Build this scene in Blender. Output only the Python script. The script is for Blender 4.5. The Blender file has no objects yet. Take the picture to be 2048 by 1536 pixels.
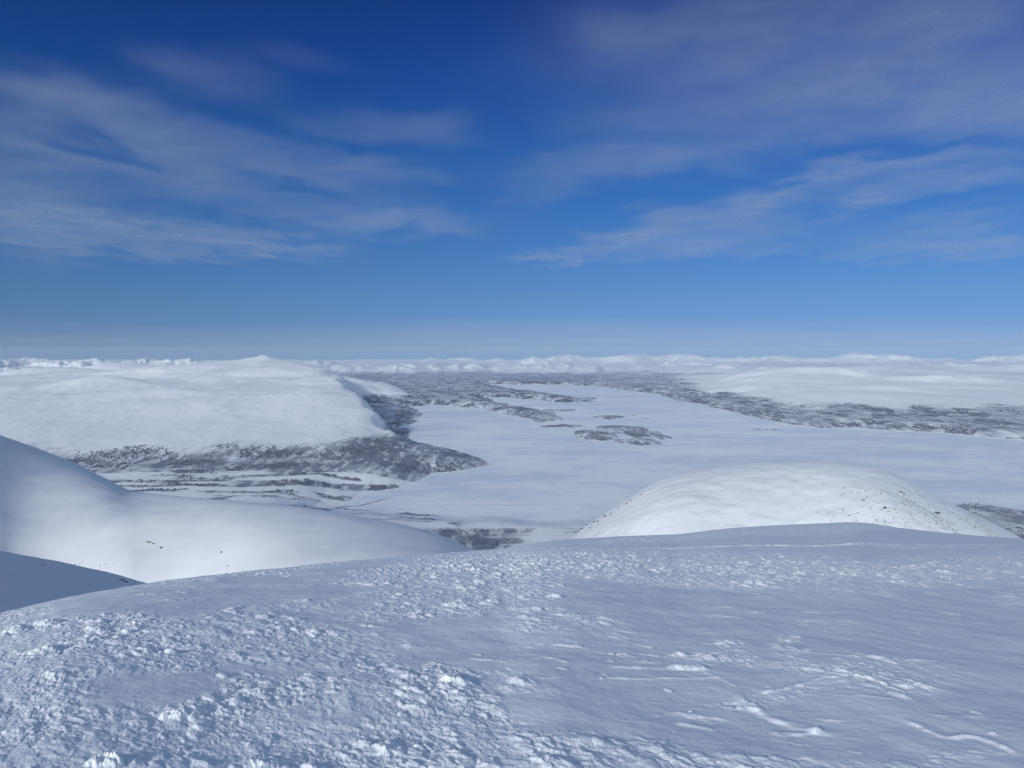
import bpy, math, random
import numpy as np

rad = math.radians
scene = bpy.context.scene
random.seed(7)
rng = np.random.default_rng(7)

# ------------------------------------------------------------------ camera
EYE = 1.7                     # eye height above the snow the photographer stands on
LAKE = -800.0                 # level of the frozen lake
F = 1593.0                    # focal length in pixels of the 2048 px wide photograph
PITCH = math.atan(68.0 / F)   # looking slightly down
cam_data = bpy.data.cameras.new("camera")
cam = bpy.data.objects.new("camera", cam_data)
scene.collection.objects.link(cam)
cam.location = (0, 0, EYE)
cam.rotation_euler = (math.pi / 2 - PITCH, 0, 0)
cam_data.sensor_width = 36.0
cam_data.lens = 36.0 * F / 2048.0
cam_data.clip_start = 0.1
cam_data.clip_end = 600000.0
scene.camera = cam

# ------------------------------------------------------------------ light
SUN_ELEV = rad(21.0)
SUN_AZ = rad(-145.0)          # clockwise from +Y (view direction): behind and to the left
Lx = math.sin(SUN_AZ) * math.cos(SUN_ELEV)
Ly = math.cos(SUN_AZ) * math.cos(SUN_ELEV)
Lz = math.sin(SUN_ELEV)
SKY_STRENGTH = 0.10

world = bpy.data.worlds.new("World")
scene.world = world
world.use_nodes = True
nt = world.node_tree
nt.nodes.clear()
sky = nt.nodes.new("ShaderNodeTexSky")
sky.sky_type = 'NISHITA'
sky.sun_disc = False
sky.sun_elevation = SUN_ELEV
sky.sun_rotation = SUN_AZ
sky.altitude = 1500
sky.air_density = 1.0
sky.dust_density = 0.3
sky.ozone_density = 2.0
# the anti-solar half of the sky is a deep, cold blue; the half behind the viewer is brighter and veiled
tc = nt.nodes.new("ShaderNodeTexCoord")
sep = nt.nodes.new("ShaderNodeSeparateXYZ"); nt.links.new(tc.outputs["Generated"], sep.inputs[0])
ramp = nt.nodes.new("ShaderNodeValToRGB"); nt.links.new(sep.outputs[2], ramp.inputs[0])
STOPS = [(0.0, (.165, .325, .83)), (0.025, (.175, .318, .74)), (0.063, (.190, .335, .65)), (0.155, (.155, .350, .66)),
         (0.243, (.098, .320, .68)), (0.326, (.072, .250, .66)), (0.40, (.060, .190, .57)), (0.8, (.055, .16, .52))]
el = ramp.color_ramp.elements
el[0].position = STOPS[0][0]; el[0].color = STOPS[0][1] + (1,)
el[1].position = STOPS[-1][0]; el[1].color = STOPS[-1][1] + (1,)
for p_, c_ in STOPS[1:-1]:
    e = el.new(p_); e.color = c_ + (1,)
fr = nt.nodes.new("ShaderNodeMapRange"); fr.interpolation_type = 'SMOOTHSTEP'
fr.inputs[1].default_value = -0.35; fr.inputs[2].default_value = 0.55
nt.links.new(sep.outputs[1], fr.inputs[0])
tint = nt.nodes.new("ShaderNodeMix"); tint.data_type = 'RGBA'
tint.inputs[6].default_value = (3.3, 2.75, 2.15, 1)
nt.links.new(fr.outputs[0], tint.inputs[0]); nt.links.new(ramp.outputs[0], tint.inputs[7])
mx = nt.nodes.new("ShaderNodeMath"); mx.operation = 'MAXIMUM'; mx.inputs[1].default_value = 0.004
nt.links.new(sep.outputs[2], mx.inputs[0])
cb = nt.nodes.new("ShaderNodeCombineXYZ")
for i_ in (0, 1): nt.links.new(sep.outputs[i_], cb.inputs[i_])
nt.links.new(mx.outputs[0], cb.inputs[2]); nt.links.new(cb.outputs[0], sky.inputs[0])
gam = nt.nodes.new("ShaderNodeMix"); gam.data_type = 'RGBA'; gam.blend_type = 'MULTIPLY'; gam.clamp_factor = False
gam.inputs[0].default_value = 1.0
bg = nt.nodes.new("ShaderNodeBackground")
bg.inputs[1].default_value = SKY_STRENGTH
out = nt.nodes.new("ShaderNodeOutputWorld")
nt.links.new(sky.outputs[0], gam.inputs[6]); nt.links.new(tint.outputs[2], gam.inputs[7])
nt.links.new(gam.outputs[2], bg.inputs[0])
nt.links.new(bg.outputs[0], out.inputs[0])

sun_data = bpy.data.lights.new("sun", 'SUN')
sun_data.energy = 2.55
sun_data.angle = rad(6.0)      # a little softened by thin high cloud
sun_data.color = (1.0, 0.965, 0.91)
sun = bpy.data.objects.new("sun", sun_data)
scene.collection.objects.link(sun)
sun.location = (Lx * 50, Ly * 50, Lz * 50 + 60)
from mathutils import Vector
sun.rotation_euler = Vector((Lx, Ly, Lz)).to_track_quat('Z', 'Y').to_euler()

scene.view_settings.view_transform = 'Standard'
scene.view_settings.look = 'None'
scene.view_settings.exposure = 0.0
scene.view_settings.gamma = 1.0
scene.render.engine = 'CYCLES'
scene.cycles.max_bounces = 6
scene.cycles.diffuse_bounces = 4
scene.cycles.transparent_max_bounces = 12
scene.cycles.volume_bounces = 0

# ------------------------------------------------------------------ numpy helpers
def ray(u, v):
    """photo pixel -> (s, t): X = s*Y, Z = EYE - t*Y"""
    u = np.asarray(u, float); v = np.asarray(v, float)
    dx = (u - 1024.0) / F
    dz = -(v - 768.0) / F
    y = math.cos(PITCH) + dz * math.sin(PITCH)
    z = -math.sin(PITCH) + dz * math.cos(PITCH)
    return dx / y, -z / y

def unray(s, t):
    """(s, t) -> photo pixel"""
    c, sn = math.cos(PITCH), math.sin(PITCH)
    y = c + t * sn
    z = sn - t * c
    return 1024.0 + F * s / y, 768.0 - F * z / y

def hash2(ix, iy, seed):
    with np.errstate(over='ignore'):
        a = ix.astype(np.uint32) * np.uint32(374761393) + iy.astype(np.uint32) * np.uint32(668265263)
        a = a + np.uint32((seed * 974634777) & 0xffffffff)
        a = (a ^ (a >> np.uint32(13))) * np.uint32(1274126177)
        a = a ^ (a >> np.uint32(16))
        a = a * np.uint32(2246822519)
        a = a ^ (a >> np.uint32(15))
    return a.astype(np.float64) / 4294967296.0

def gnoise(x, y, seed=0):
    x0 = np.floor(x); y0 = np.floor(y)
    ix = x0.astype(np.int64); iy = y0.astype(np.int64)
    fx = x - x0; fy = y - y0
    wx = fx * fx * fx * (fx * (fx * 6 - 15) + 10)
    wy = fy * fy * fy * (fy * (fy * 6 - 15) + 10)
    def g(i, j):
        a = hash2(ix + i, iy + j, seed) * 2 * math.pi
        return np.cos(a) * (fx - i) + np.sin(a) * (fy - j)
    n0 = g(0, 0) * (1 - wx) + g(1, 0) * wx
    n1 = g(0, 1) * (1 - wx) + g(1, 1) * wx
    return (n0 * (1 - wy) + n1 * wy) * 1.5

def fbm(x, y, octv=5, seed=0, gain=0.5, lac=2.03):
    r = 0; a = 1.0; tot = 0
    for o in range(octv):
        r = r + a * gnoise(x, y, seed + o * 17)
        tot += a
        x = x * lac + 13.7; y = y * lac - 7.1; a *= gain
    return r / tot

def ridged(x, y, octv=5, seed=0, gain=0.5):
    r = 0; a = 1.0; tot = 0
    for o in range(octv):
        r = r + a * (1 - np.abs(gnoise(x, y, seed + o * 31)) * 2)
        tot += a
        x = x * 2.07 + 3.3; y = y * 2.07 + 9.2; a *= gain
    return r / tot

def sstep(a, b, x):
    t = np.clip((x - a) / (b - a), 0, 1)
    return t * t * (3 - 2 * t)

def pchip(xs, ys, x):
    """monotone cubic interpolation"""
    xs = np.asarray(xs, float); ys = np.asarray(ys, float)
    h = np.diff(xs); d = np.diff(ys) / h
    m = np.zeros_like(ys)
    m[0] = d[0]; m[-1] = d[-1]
    for i in range(1, len(xs) - 1):
        if d[i - 1] * d[i] > 0:
            w1 = 2 * h[i] + h[i - 1]; w2 = h[i] + 2 * h[i - 1]
            m[i] = (w1 + w2) / (w1 / d[i - 1] + w2 / d[i])
    x = np.asarray(x, float)
    xc = np.clip(x, xs[0], xs[-1])
    k = np.clip(np.searchsorted(xs, xc, side='right') - 1, 0, len(xs) - 2)
    t = (xc - xs[k]) / h[k]
    h00 = 2 * t**3 - 3 * t**2 + 1; h10 = t**3 - 2 * t**2 + t
    h01 = -2 * t**3 + 3 * t**2; h11 = t**3 - t**2
    return h00 * ys[k] + h10 * h[k] * m[k] + h01 * ys[k + 1] + h11 * h[k] * m[k + 1]

def grid_faces(nr, nc):
    i = np.arange(nr - 1)[:, None] * nc
    j = np.arange(nc - 1)[None, :]
    a = i + j
    return np.stack([a, a + 1, a + 1 + nc, a + nc], -1).reshape(-1, 4)

def mesh_from(name, verts, faces, mat, smooth=True, attrs=None):
    verts = np.asarray(verts, np.float32); faces = np.asarray(faces, np.int32)
    me = bpy.data.meshes.new(name)
    k = faces.shape[1]
    me.vertices.add(len(verts)); me.vertices.foreach_set("co", verts.ravel())
    me.loops.add(faces.size); me.loops.foreach_set("vertex_index", faces.ravel())
    me.polygons.add(len(faces))
    me.polygons.foreach_set("loop_start", np.arange(0, faces.size, k, dtype=np.int32))
    me.polygons.foreach_set("use_smooth", np.full(len(faces), smooth))
    me.update(calc_edges=True)
    for nm, arr in (attrs or {}).items():
        at = me.attributes.new(nm, 'FLOAT', 'POINT')
        at.data.foreach_set("value", np.asarray(arr, np.float32).ravel())
    me.validate()
    me.materials.append(mat)
    o = bpy.data.objects.new(name, me)
    scene.collection.objects.link(o)
    return o

def tag(o, label=None, cat=None, group=None, kind=None):
    if label: o["label"] = label
    if cat: o["category"] = cat
    if group: o["group"] = group
    if kind: o["kind"] = kind
    return o

# ------------------------------------------------------------------ materials
class NT:
    def __init__(self, name):
        self.m = bpy.data.materials.new(name); self.m.use_nodes = True
        self.t = self.m.node_tree; self.t.nodes.clear()
        self.out = self.n("ShaderNodeOutputMaterial")
    def n(self, typ, **kw):
        nd = self.t.nodes.new(typ)
        for k, v in kw.items(): setattr(nd, k, v)
        return nd
    def l(self, a, b): self.t.links.new(a, b)
    def coord(self):
        return self.n("ShaderNodeTexCoord").outputs["Object"]
    def mapping(self, vec, scale, rot=0.0):
        mp = self.n("ShaderNodeMapping"); mp.inputs["Scale"].default_value = scale
        mp.inputs["Rotation"].default_value = (0, 0, rot)
        self.l(vec, mp.inputs[0]); return mp.outputs[0]
    def noise(self, vec, scale, detail=4, rough=0.55):
        nd = self.n("ShaderNodeTexNoise"); nd.inputs["Scale"].default_value = scale
        nd.inputs["Detail"].default_value = detail; nd.inputs["Roughness"].default_value = rough
        self.l(vec, nd.inputs["Vector"]); return nd.outputs["Fac"]
    def math(self, op, a, b=None, clamp=False):
        nd = self.n("ShaderNodeMath", operation=op); nd.use_clamp = clamp
        for i, v in enumerate((a, b)):
            if v is None: continue
            if isinstance(v, (int, float)): nd.inputs[i].default_value = v
            else: self.l(v, nd.inputs[i])
        return nd.outputs[0]
    def rng(self, v, a, b, c=0.0, d=1.0, smooth=True):
        nd = self.n("ShaderNodeMapRange"); nd.interpolation_type = 'SMOOTHSTEP' if smooth else 'LINEAR'
        for i, x in zip((1, 2, 3, 4), (a, b, c, d)): nd.inputs[i].default_value = x
        self.l(v, nd.inputs[0]); return nd.outputs[0]
    def mix(self, fac, a, b):
        nd = self.n("ShaderNodeMix", data_type='RGBA')
        if isinstance(fac, (int, float)): nd.inputs[0].default_value = fac
        else: self.l(fac, nd.inputs[0])
        for s, v in ((6, a), (7, b)):
            if isinstance(v, tuple): nd.inputs[s].default_value = v + (1,)
            else: self.l(v, nd.inputs[s])
        return nd.outputs[2]
    def attr(self, name):
        return self.n("ShaderNodeAttribute", attribute_name=name).outputs["Fac"]
    def bump(self, height, strength, dist, nrm=None):
        nd = self.n("ShaderNodeBump"); nd.inputs["Strength"].default_value = strength
        nd.inputs["Distance"].default_value = dist; self.l(height, nd.inputs["Height"])
        if nrm: self.l(nrm, nd.inputs["Normal"])
        return nd.outputs[0]
    def finish(self, col, rough=0.7, normal=None, spec=0.2):
        p = self.n("ShaderNodeBsdfPrincipled")
        if isinstance(col, tuple): p.inputs["Base Color"].default_value = col + (1,)
        else: self.l(col, p.inputs["Base Color"])
        p.inputs["Roughness"].default_value = rough
        p.inputs["Specular IOR Level"].default_value = spec
        if normal: self.l(normal, p.inputs["Normal"])
        self.l(p.outputs[0], self.out.inputs[0])
        return self.m

SNOW = (0.83, 0.855, 0.89)

def mat_near_snow():
    t = NT("near_snow"); c = t.coord()
    n1 = t.noise(c, 60, 4, 0.6); n2 = t.noise(c, 9, 4, 0.55)
    b = t.bump(n1, 0.5, 0.005)
    n3 = t.noise(t.mapping(c, (1.0, 4.5, 1.0), rad(-12)), 5.0, 6, 0.62)
    b = t.bump(n2, 0.5, 0.02, b); b = t.bump(n3, 0.2, 0.03, b)
    col = t.mix(t.noise(c, 1.3, 3), (0.79, 0.82, 0.865), (0.84, 0.86, 0.89))
    col = t.mix(t.rng(t.attr('rime'), 0.0, 1.0, 0.0, 1.0, False), col, (0.93, 0.945, 0.96))
    return t.finish(col, 0.65, b, 0.25)

def mat_slope_snow(rock=0.0, name="slope_snow", scale=1.0, bump=1.0):
    t = NT(name); c = t.coord()
    cm = t.mapping(c, (0.35 * scale, 1.0 * scale, 1.0 * scale), rad(25))
    n1 = t.noise(cm, 0.10, 6, 0.6); n2 = t.noise(c, 0.9 * scale, 4, 0.6)
    b = t.bump(n1, 0.10 * bump, 1.6); b = t.bump(n2, 0.12 * bump, 0.25, b)
    col = t.mix(t.noise(c, 0.006, 4), (0.80, 0.815, 0.845), (0.885, 0.88, 0.88))
    if rock > 0:
        a = t.attr("rock")
        sc = t.noise(t.mapping(c, (0.012, 0.055, 0.03), rad(52)), 1.0, 6, 0.65)
        col = t.mix(t.rng(sc, 0.50, 0.72, 0.0, 0.42), col, (0.50, 0.50, 0.505))
        sp = t.noise(c, 0.22, 6, 0.72)
        f = t.rng(t.math('ADD', sp, t.math('MULTIPLY', a, 0.22)), 0.755, 0.80)
        col = t.mix(t.math('MULTIPLY', f, rock), col, (0.13, 0.115, 0.10))
    return t.finish(col, 0.8, b, 0.15)

def mat_terrain():
    t = NT("fell_snow"); c = t.coord()
    cm = t.mapping(c, (1.0, 0.45, 1.0), rad(-20))
    n1 = t.noise(cm, 0.006, 7, 0.6)
    n0 = t.noise(t.mapping(c, (1.0, 0.6, 1.0), rad(-35)), 0.0014, 5, 0.55)
    b = t.bump(n1, 0.14, 14.0, t.bump(n0, 0.55, 70.0))
    snow = t.mix(t.noise(c, 0.0011, 5), (0.80, 0.81, 0.835), (0.88, 0.875, 0.875))
    w = t.attr("wood")
    fine = t.noise(t.mapping(c, (1.0, 0.5, 1.0), rad(18)), 0.050, 6, 0.80)
    mid = t.noise(t.mapping(c, (1.0, 0.30, 1.0), rad(22)), 0.013, 6, 0.74)
    wide = t.noise(t.mapping(c, (0.7, 1.0, 1.0), rad(8)), 0.0032, 6, 0.66)
    s = t.math('ADD', t.math('ADD', t.math('MULTIPLY', fine, 0.28), t.math('MULTIPLY', mid, 0.36)), t.math('MULTIPLY', wide, 0.36))
    s = t.math('ADD', s, t.math('MULTIPLY', w, 0.26))
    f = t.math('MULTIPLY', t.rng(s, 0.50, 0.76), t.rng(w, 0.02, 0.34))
    wood = t.mix(fine, (0.065, 0.072, 0.115), (0.24, 0.26, 0.35))  # scrub tone pushed toward blue, standing in for distant haze
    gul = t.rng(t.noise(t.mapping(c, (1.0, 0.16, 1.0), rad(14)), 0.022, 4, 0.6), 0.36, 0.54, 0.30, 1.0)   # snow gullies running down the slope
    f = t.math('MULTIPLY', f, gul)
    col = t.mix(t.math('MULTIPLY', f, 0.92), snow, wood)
    return t.finish(col, 0.9, b, 0.1)

def mat_lake():
    t = NT("lake_snow"); c = t.coord()
    cm = t.mapping(c, (0.5, 1.0, 1.0), rad(15))
    a = t.noise(cm, 0.0016, 6, 0.62); b2 = t.noise(cm, 0.012, 5, 0.65)
    f = t.rng(t.math('ADD', t.math('MULTIPLY', a, 0.6), t.math('MULTIPLY', b2, 0.4)), 0.42, 0.58)
    col = t.mix(f, (0.66, 0.72, 0.79), (0.86, 0.87, 0.885))
    streak = t.rng(t.noise(t.mapping(c, (0.12, 1.0, 1.0), rad(8)), 0.006, 5, 0.6), 0.60, 0.68)
    col = t.mix(t.math('MULTIPLY', streak, 0.5), col, (0.90, 0.90, 0.91))
    tr = t.rng(t.noise(t.mapping(c, (0.05, 1.0, 1.0), rad(-14)), 0.016, 3, 0.55), 0.66, 0.70)
    col = t.mix(t.math('MULTIPLY', tr, 0.8), col, (0.60, 0.66, 0.75))
    return t.finish(col, 0.75, t.bump(b2, 0.3, 1.0), 0.2)

def mat_plain(name, colr, colr2, scale, rough=0.9):
    t = NT(name); c = t.coord()
    n = t.noise(c, scale, 5, 0.6)
    return t.finish(t.mix(n, colr, colr2), rough, t.bump(n, 0.5, 0.3 / scale), 0.1)

M_NEAR = mat_near_snow()
M_SLOPE = mat_slope_snow()
M_DOME = mat_slope_snow(0.85, "dome_snow", 1.3, 1.6)
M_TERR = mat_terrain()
M_LAKE = mat_lake()
M_ROCK = mat_plain("rock", (0.05, 0.045, 0.042), (0.16, 0.15, 0.14), 0.8)
M_BIRCH = mat_plain("hazed_birch_twigs", (0.055, 0.060, 0.092), (0.18, 0.19, 0.25), 0.012)  # twig colour with the blue of distant haze mixed in
M_WATER = mat_plain("open_water", (0.015, 0.02, 0.03), (0.03, 0.04, 0.055), 0.05, 0.25)

# ------------------------------------------------------------------ the great terrain beyond
def sgrid(core=0.72, n=1150, wide=1.4, ns=40):
    a = np.linspace(-core, core, n)
    l = -np.geomspace(core, wide, ns)[::-1][:-1]
    return np.concatenate([l, a, -l[::-1]])

def lakept(u, v):
    s, t = ray(u, v); Y = (EYE - LAKE) / t
    return np.stack([s * Y, Y], -1)

LAKE_PX = [(740, 985), (800, 972), (860, 960), (900, 948), (940, 941), (975, 929), (958, 915), (930, 905),
 (900, 898), (870, 890), (845, 884), (825, 874), (803, 856), (832, 845), (851, 830), (836, 820), (832, 812),
 (871, 811), (905, 813), (960, 822), (1000, 828), (1060, 838), (1095, 843), (1136, 844), (1122, 832),
 (1100, 823), (1050, 815), (1010, 808), (985, 801), (974, 796), (1010, 795), (1056, 799), (1100, 803),
 (1196, 806), (1150, 795), (1110, 789), (1060, 783), (1010, 776), (981, 769), (1060, 769), (1120, 770),
 (1186, 772), (1240, 780), (1316, 789), (1348, 800), (1399, 810), (1450, 820), (1491, 832), (1539, 842),
 (1587, 851), (1638, 854), (1724, 858), (1826, 863), (1912, 869), (1963, 873), (2048, 882), (2400, 905),
 (2400, 1040), (2048, 1024), (1990, 1016), (1930, 1008), (1700, 1015), (1400, 1030), (1200, 1040),
 (1100, 1040), (900, 1034), (760, 1026), (700, 1014)]
poly = lakept(*np.array(LAKE_PX, float).T)

def poly_sd(px, py, pg):
    """signed distance, negative inside"""
    d2 = np.full(px.shape, 1e18); inside = np.zeros(px.shape, bool)
    n = len(pg)
    for i in range(n):
        ax, ay = pg[i]; bx, by = pg[(i + 1) % n]
        ex, ey = bx - ax, by - ay
        wx, wy = px - ax, py - ay
        tt = np.clip((wx * ex + wy * ey) / (ex * ex + ey * ey), 0, 1)
        dx, dy = wx - ex * tt, wy - ey * tt
        d2 = np.minimum(d2, dx * dx + dy * dy)
        cond = ((ay > py) != (by > py))
        xx = ax + (py - ay) / (ey if ey != 0 else 1e-9) * ex
        inside ^= cond & (px < xx)
    d = np.sqrt(d2)
    return np.where(inside, -d, d)

# islands: u0,u1,v0,v1, height
ISLANDS = [(1145, 1228, 860, 884, 26), (1222, 1320, 876, 893, 20), (1188, 1300, 851, 868, 14),
 (1245, 1345, 862, 880, 10), (1180, 1246, 831, 840, 12), (1063, 1102, 836, 844, 8),
 (1085, 1178, 849, 856, 7), (1256, 1270, 829, 832, 5), (1280, 1296, 835, 838, 5),
 (1120, 1200, 795, 800, 6), (1085, 1150, 817, 822, 7), (1500, 1560, 858, 860, 3), (1290,1330,868,874,6)]

# land heights above the lake along view columns: u: [(Y km, h m), ...]
COLS = {
 -500: [(1.5, 120), (3, 40), (4.5, 5), (5.0, 15), (5.7, 110), (6.8, 170), (8.5, 270), (10.5, 380), (13, 360), (16, 300), (20, 235), (26, 229)],
 0:   [(1.5, 120), (3, 40), (4.2, 5), (5.0, 15), (5.7, 100), (6.8, 165), (8.5, 267), (10.5, 372), (13, 335), (16, 298), (20, 235), (26, 229)],
 250: [(1.5, 120), (3, 40), (4.2, 5), (5.0, 15), (5.7, 105), (6.8, 178), (8.3, 290), (10, 378), (12, 370), (14, 452), (16, 440), (20, 300), (26, 200)],
 400: [(1.5, 120), (3, 40), (4.2, 5), (5.0, 14), (5.7, 108), (6.8, 181), (8.2, 300), (10, 375), (12, 430), (14, 470), (16, 520), (19, 380), (24, 200)],
 515: [(1.5, 120), (3, 40), (4.2, 5), (4.95, 14), (5.7, 108), (6.8, 181), (8.2, 300), (10, 380), (12, 455), (14, 520), (15.7, 610), (16.6, 668), (18, 540), (22, 260)],
 640: [(1.5, 120), (3, 40), (4.2, 5), (5.0, 14), (5.8, 105), (6.8, 181), (8, 298), (9.5, 383), (12, 461), (14.5, 527), (17, 400), (20, 180), (26, 100)],
 690: [(1.5, 120), (3, 40), (4.2, 5), (5.1, 14), (5.8, 101), (6.8, 181), (8, 290), (9.2, 372), (11.2, 445), (13, 330), (15, 330), (17, 140), (22, 60)],
 724: [(1.5, 120), (3, 40), (4.2, 5), (5.1, 14), (5.9, 95), (6.8, 181), (7.8, 262), (8.6, 322), (9.8, 170), (11, 90), (13.5, 300), (15, 200), (17, 50)],
 759: [(1.5, 120), (3, 40), (4.2, 5), (5.2, 14), (5.95, 80), (6.9, 155), (7.6, 224), (8.6, 70), (9.4, 20), (12, 60), (13.5, 270), (15, 120), (17, 40)],
 786: [(1.5, 120), (3, 40), (4.2, 5), (5.3, 14), (6.0, 70), (7.1, 170), (7.9, 40), (8.6, 12), (12, 40), (13.5, 210), (15, 70), (17, 35)],
 810: [(1.5, 120), (3, 40), (4.2, 5), (5.4, 16), (6.0, 58), (6.7, 106), (7.3, 24), (8, 14), (12, 30), (13.5, 130), (15, 40), (17, 30)],
 832: [(1.5, 120), (3, 40), (4.2, 5), (5.4, 16), (5.9, 38), (6.4, 48), (6.9, 14), (8, 14), (12, 25), (14, 50), (17, 30)],
 860: [(1.5, 120), (3, 40), (4.2, 5), (5.4, 14), (5.9, 24), (6.4, 20), (7, 10), (12, 25), (17, 30), (22, 30)],
 980: [(1.5, 120), (3, 36), (3.5, 25), (4.2, 5), (5.6, 10), (7, 10), (12, 20), (17, 26), (22, 30)],
 1150: [(1.5, 120), (2.9, 60), (3.4, 40), (3.7, 6), (12, 15), (17, 30), (22, 35)],
 1320: [(1.5, 120), (3, 40), (4, 5), (12, 15), (14.5, 30), (17, 50), (20, 70), (24, 60)],
 1400: [(1.5, 120), (3, 40), (4, 5), (11, 10), (12.6, 45), (14, 100), (16, 140), (19, 144), (24, 90)],
 1500: [(1.5, 120), (3, 40), (4, 5), (9.6, 5), (11.2, 77), (12.5, 133), (14, 225), (15.5, 300), (16.5, 350), (19, 200), (24, 150)],
 1600: [(1.5, 120), (3, 40), (4, 5), (8.4, 5), (10.4, 115), (11.5, 180), (13, 229), (14.5, 300), (16, 386), (18, 260), (22, 200)],
 1700: [(1.5, 120), (3, 40), (4, 5), (8.1, 5), (10.2, 115), (11.2, 176), (12.7, 220), (14.3, 290), (16, 372), (18, 250), (22, 215)],
 1760: [(1.5, 120), (3, 40), (4, 5), (8, 5), (10, 118), (11, 172), (12.5, 205), (14, 250), (15.5, 270), (17, 240), (22, 220)],
 1880: [(1.5, 120), (2.9, 60), (4, 8), (7.6, 5), (10, 118), (11, 144), (12.5, 175), (14, 228), (15, 275), (17, 210), (22, 200)],
 2048: [(1.5, 130), (2.9, 70), (4, 10), (7, 5), (10, 118), (11, 140), (12.5, 170), (14, 200), (15.5, 235), (17, 215), (22, 225)],
 2600: [(1.5, 130), (2.9, 70), (4, 10), (7, 5), (10, 118), (11, 140), (12.5, 180), (14, 220), (15.5, 260), (17, 250), (22, 230)],
}
KNOLLS = [(215, 10300, 95, 520, 46), (120, 12600, 90, 700, 50), (385, 13600, 130, 900, 62), (560, 12300, 90, 600, 44), (640, 10400, 70, 480, 32),
 (470, 11000, 110, 480, 26), (330, 9000, 120, 420, 18), (600, 8400, 90, 380, 16), (90, 16500, 110, 900, 90), (240, 18500, 110, 900, 100), (690, 13800, 60, 700, 40),
 (520, 16700, 42, 520, 12), (1640, 15900, 170, 520, 60), (1880, 14800, 95, 480, 62), (1760, 12400, 150, 420, 30), (1960, 17500, 120, 700, 70), (1500, 13500, 120, 420, 26),
 (2010, 22500, 160, 900, 110), (1820, 20500, 130, 800, 70), (1560, 19500, 150, 800, 50), (1700, 24500, 160, 900, 90), (1430, 25500, 140, 1000, 60)]
SKYLINE = [(-400, 722), (0, 724), (30, 722), (68, 721), (110, 725), (154, 724), (195, 720), (239, 727), (290, 718), (325, 723), (369, 718),
 (410, 724), (470, 726), (591, 726), (650, 728), (677, 724), (700, 727), (748, 721), (779, 726), (834, 726), (861, 717),
 (885, 723), (926, 719), (971, 723), (998, 719), (1029, 724), (1066, 715), (1090, 719), (1131, 711), (1176, 717),
 (1213, 716), (1244, 712), (1278, 712), (1309, 716), (1347, 712), (1382, 713), (1433, 718), (1495, 717),
 (1553, 714), (1604, 718), (1656, 718), (1707, 710), (1731, 709), (1760, 712), (1789, 709), (1803, 713), (1861, 721),
 (1902, 720), (1922, 724), (1963, 716), (2048, 713), (2500, 716)]

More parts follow.
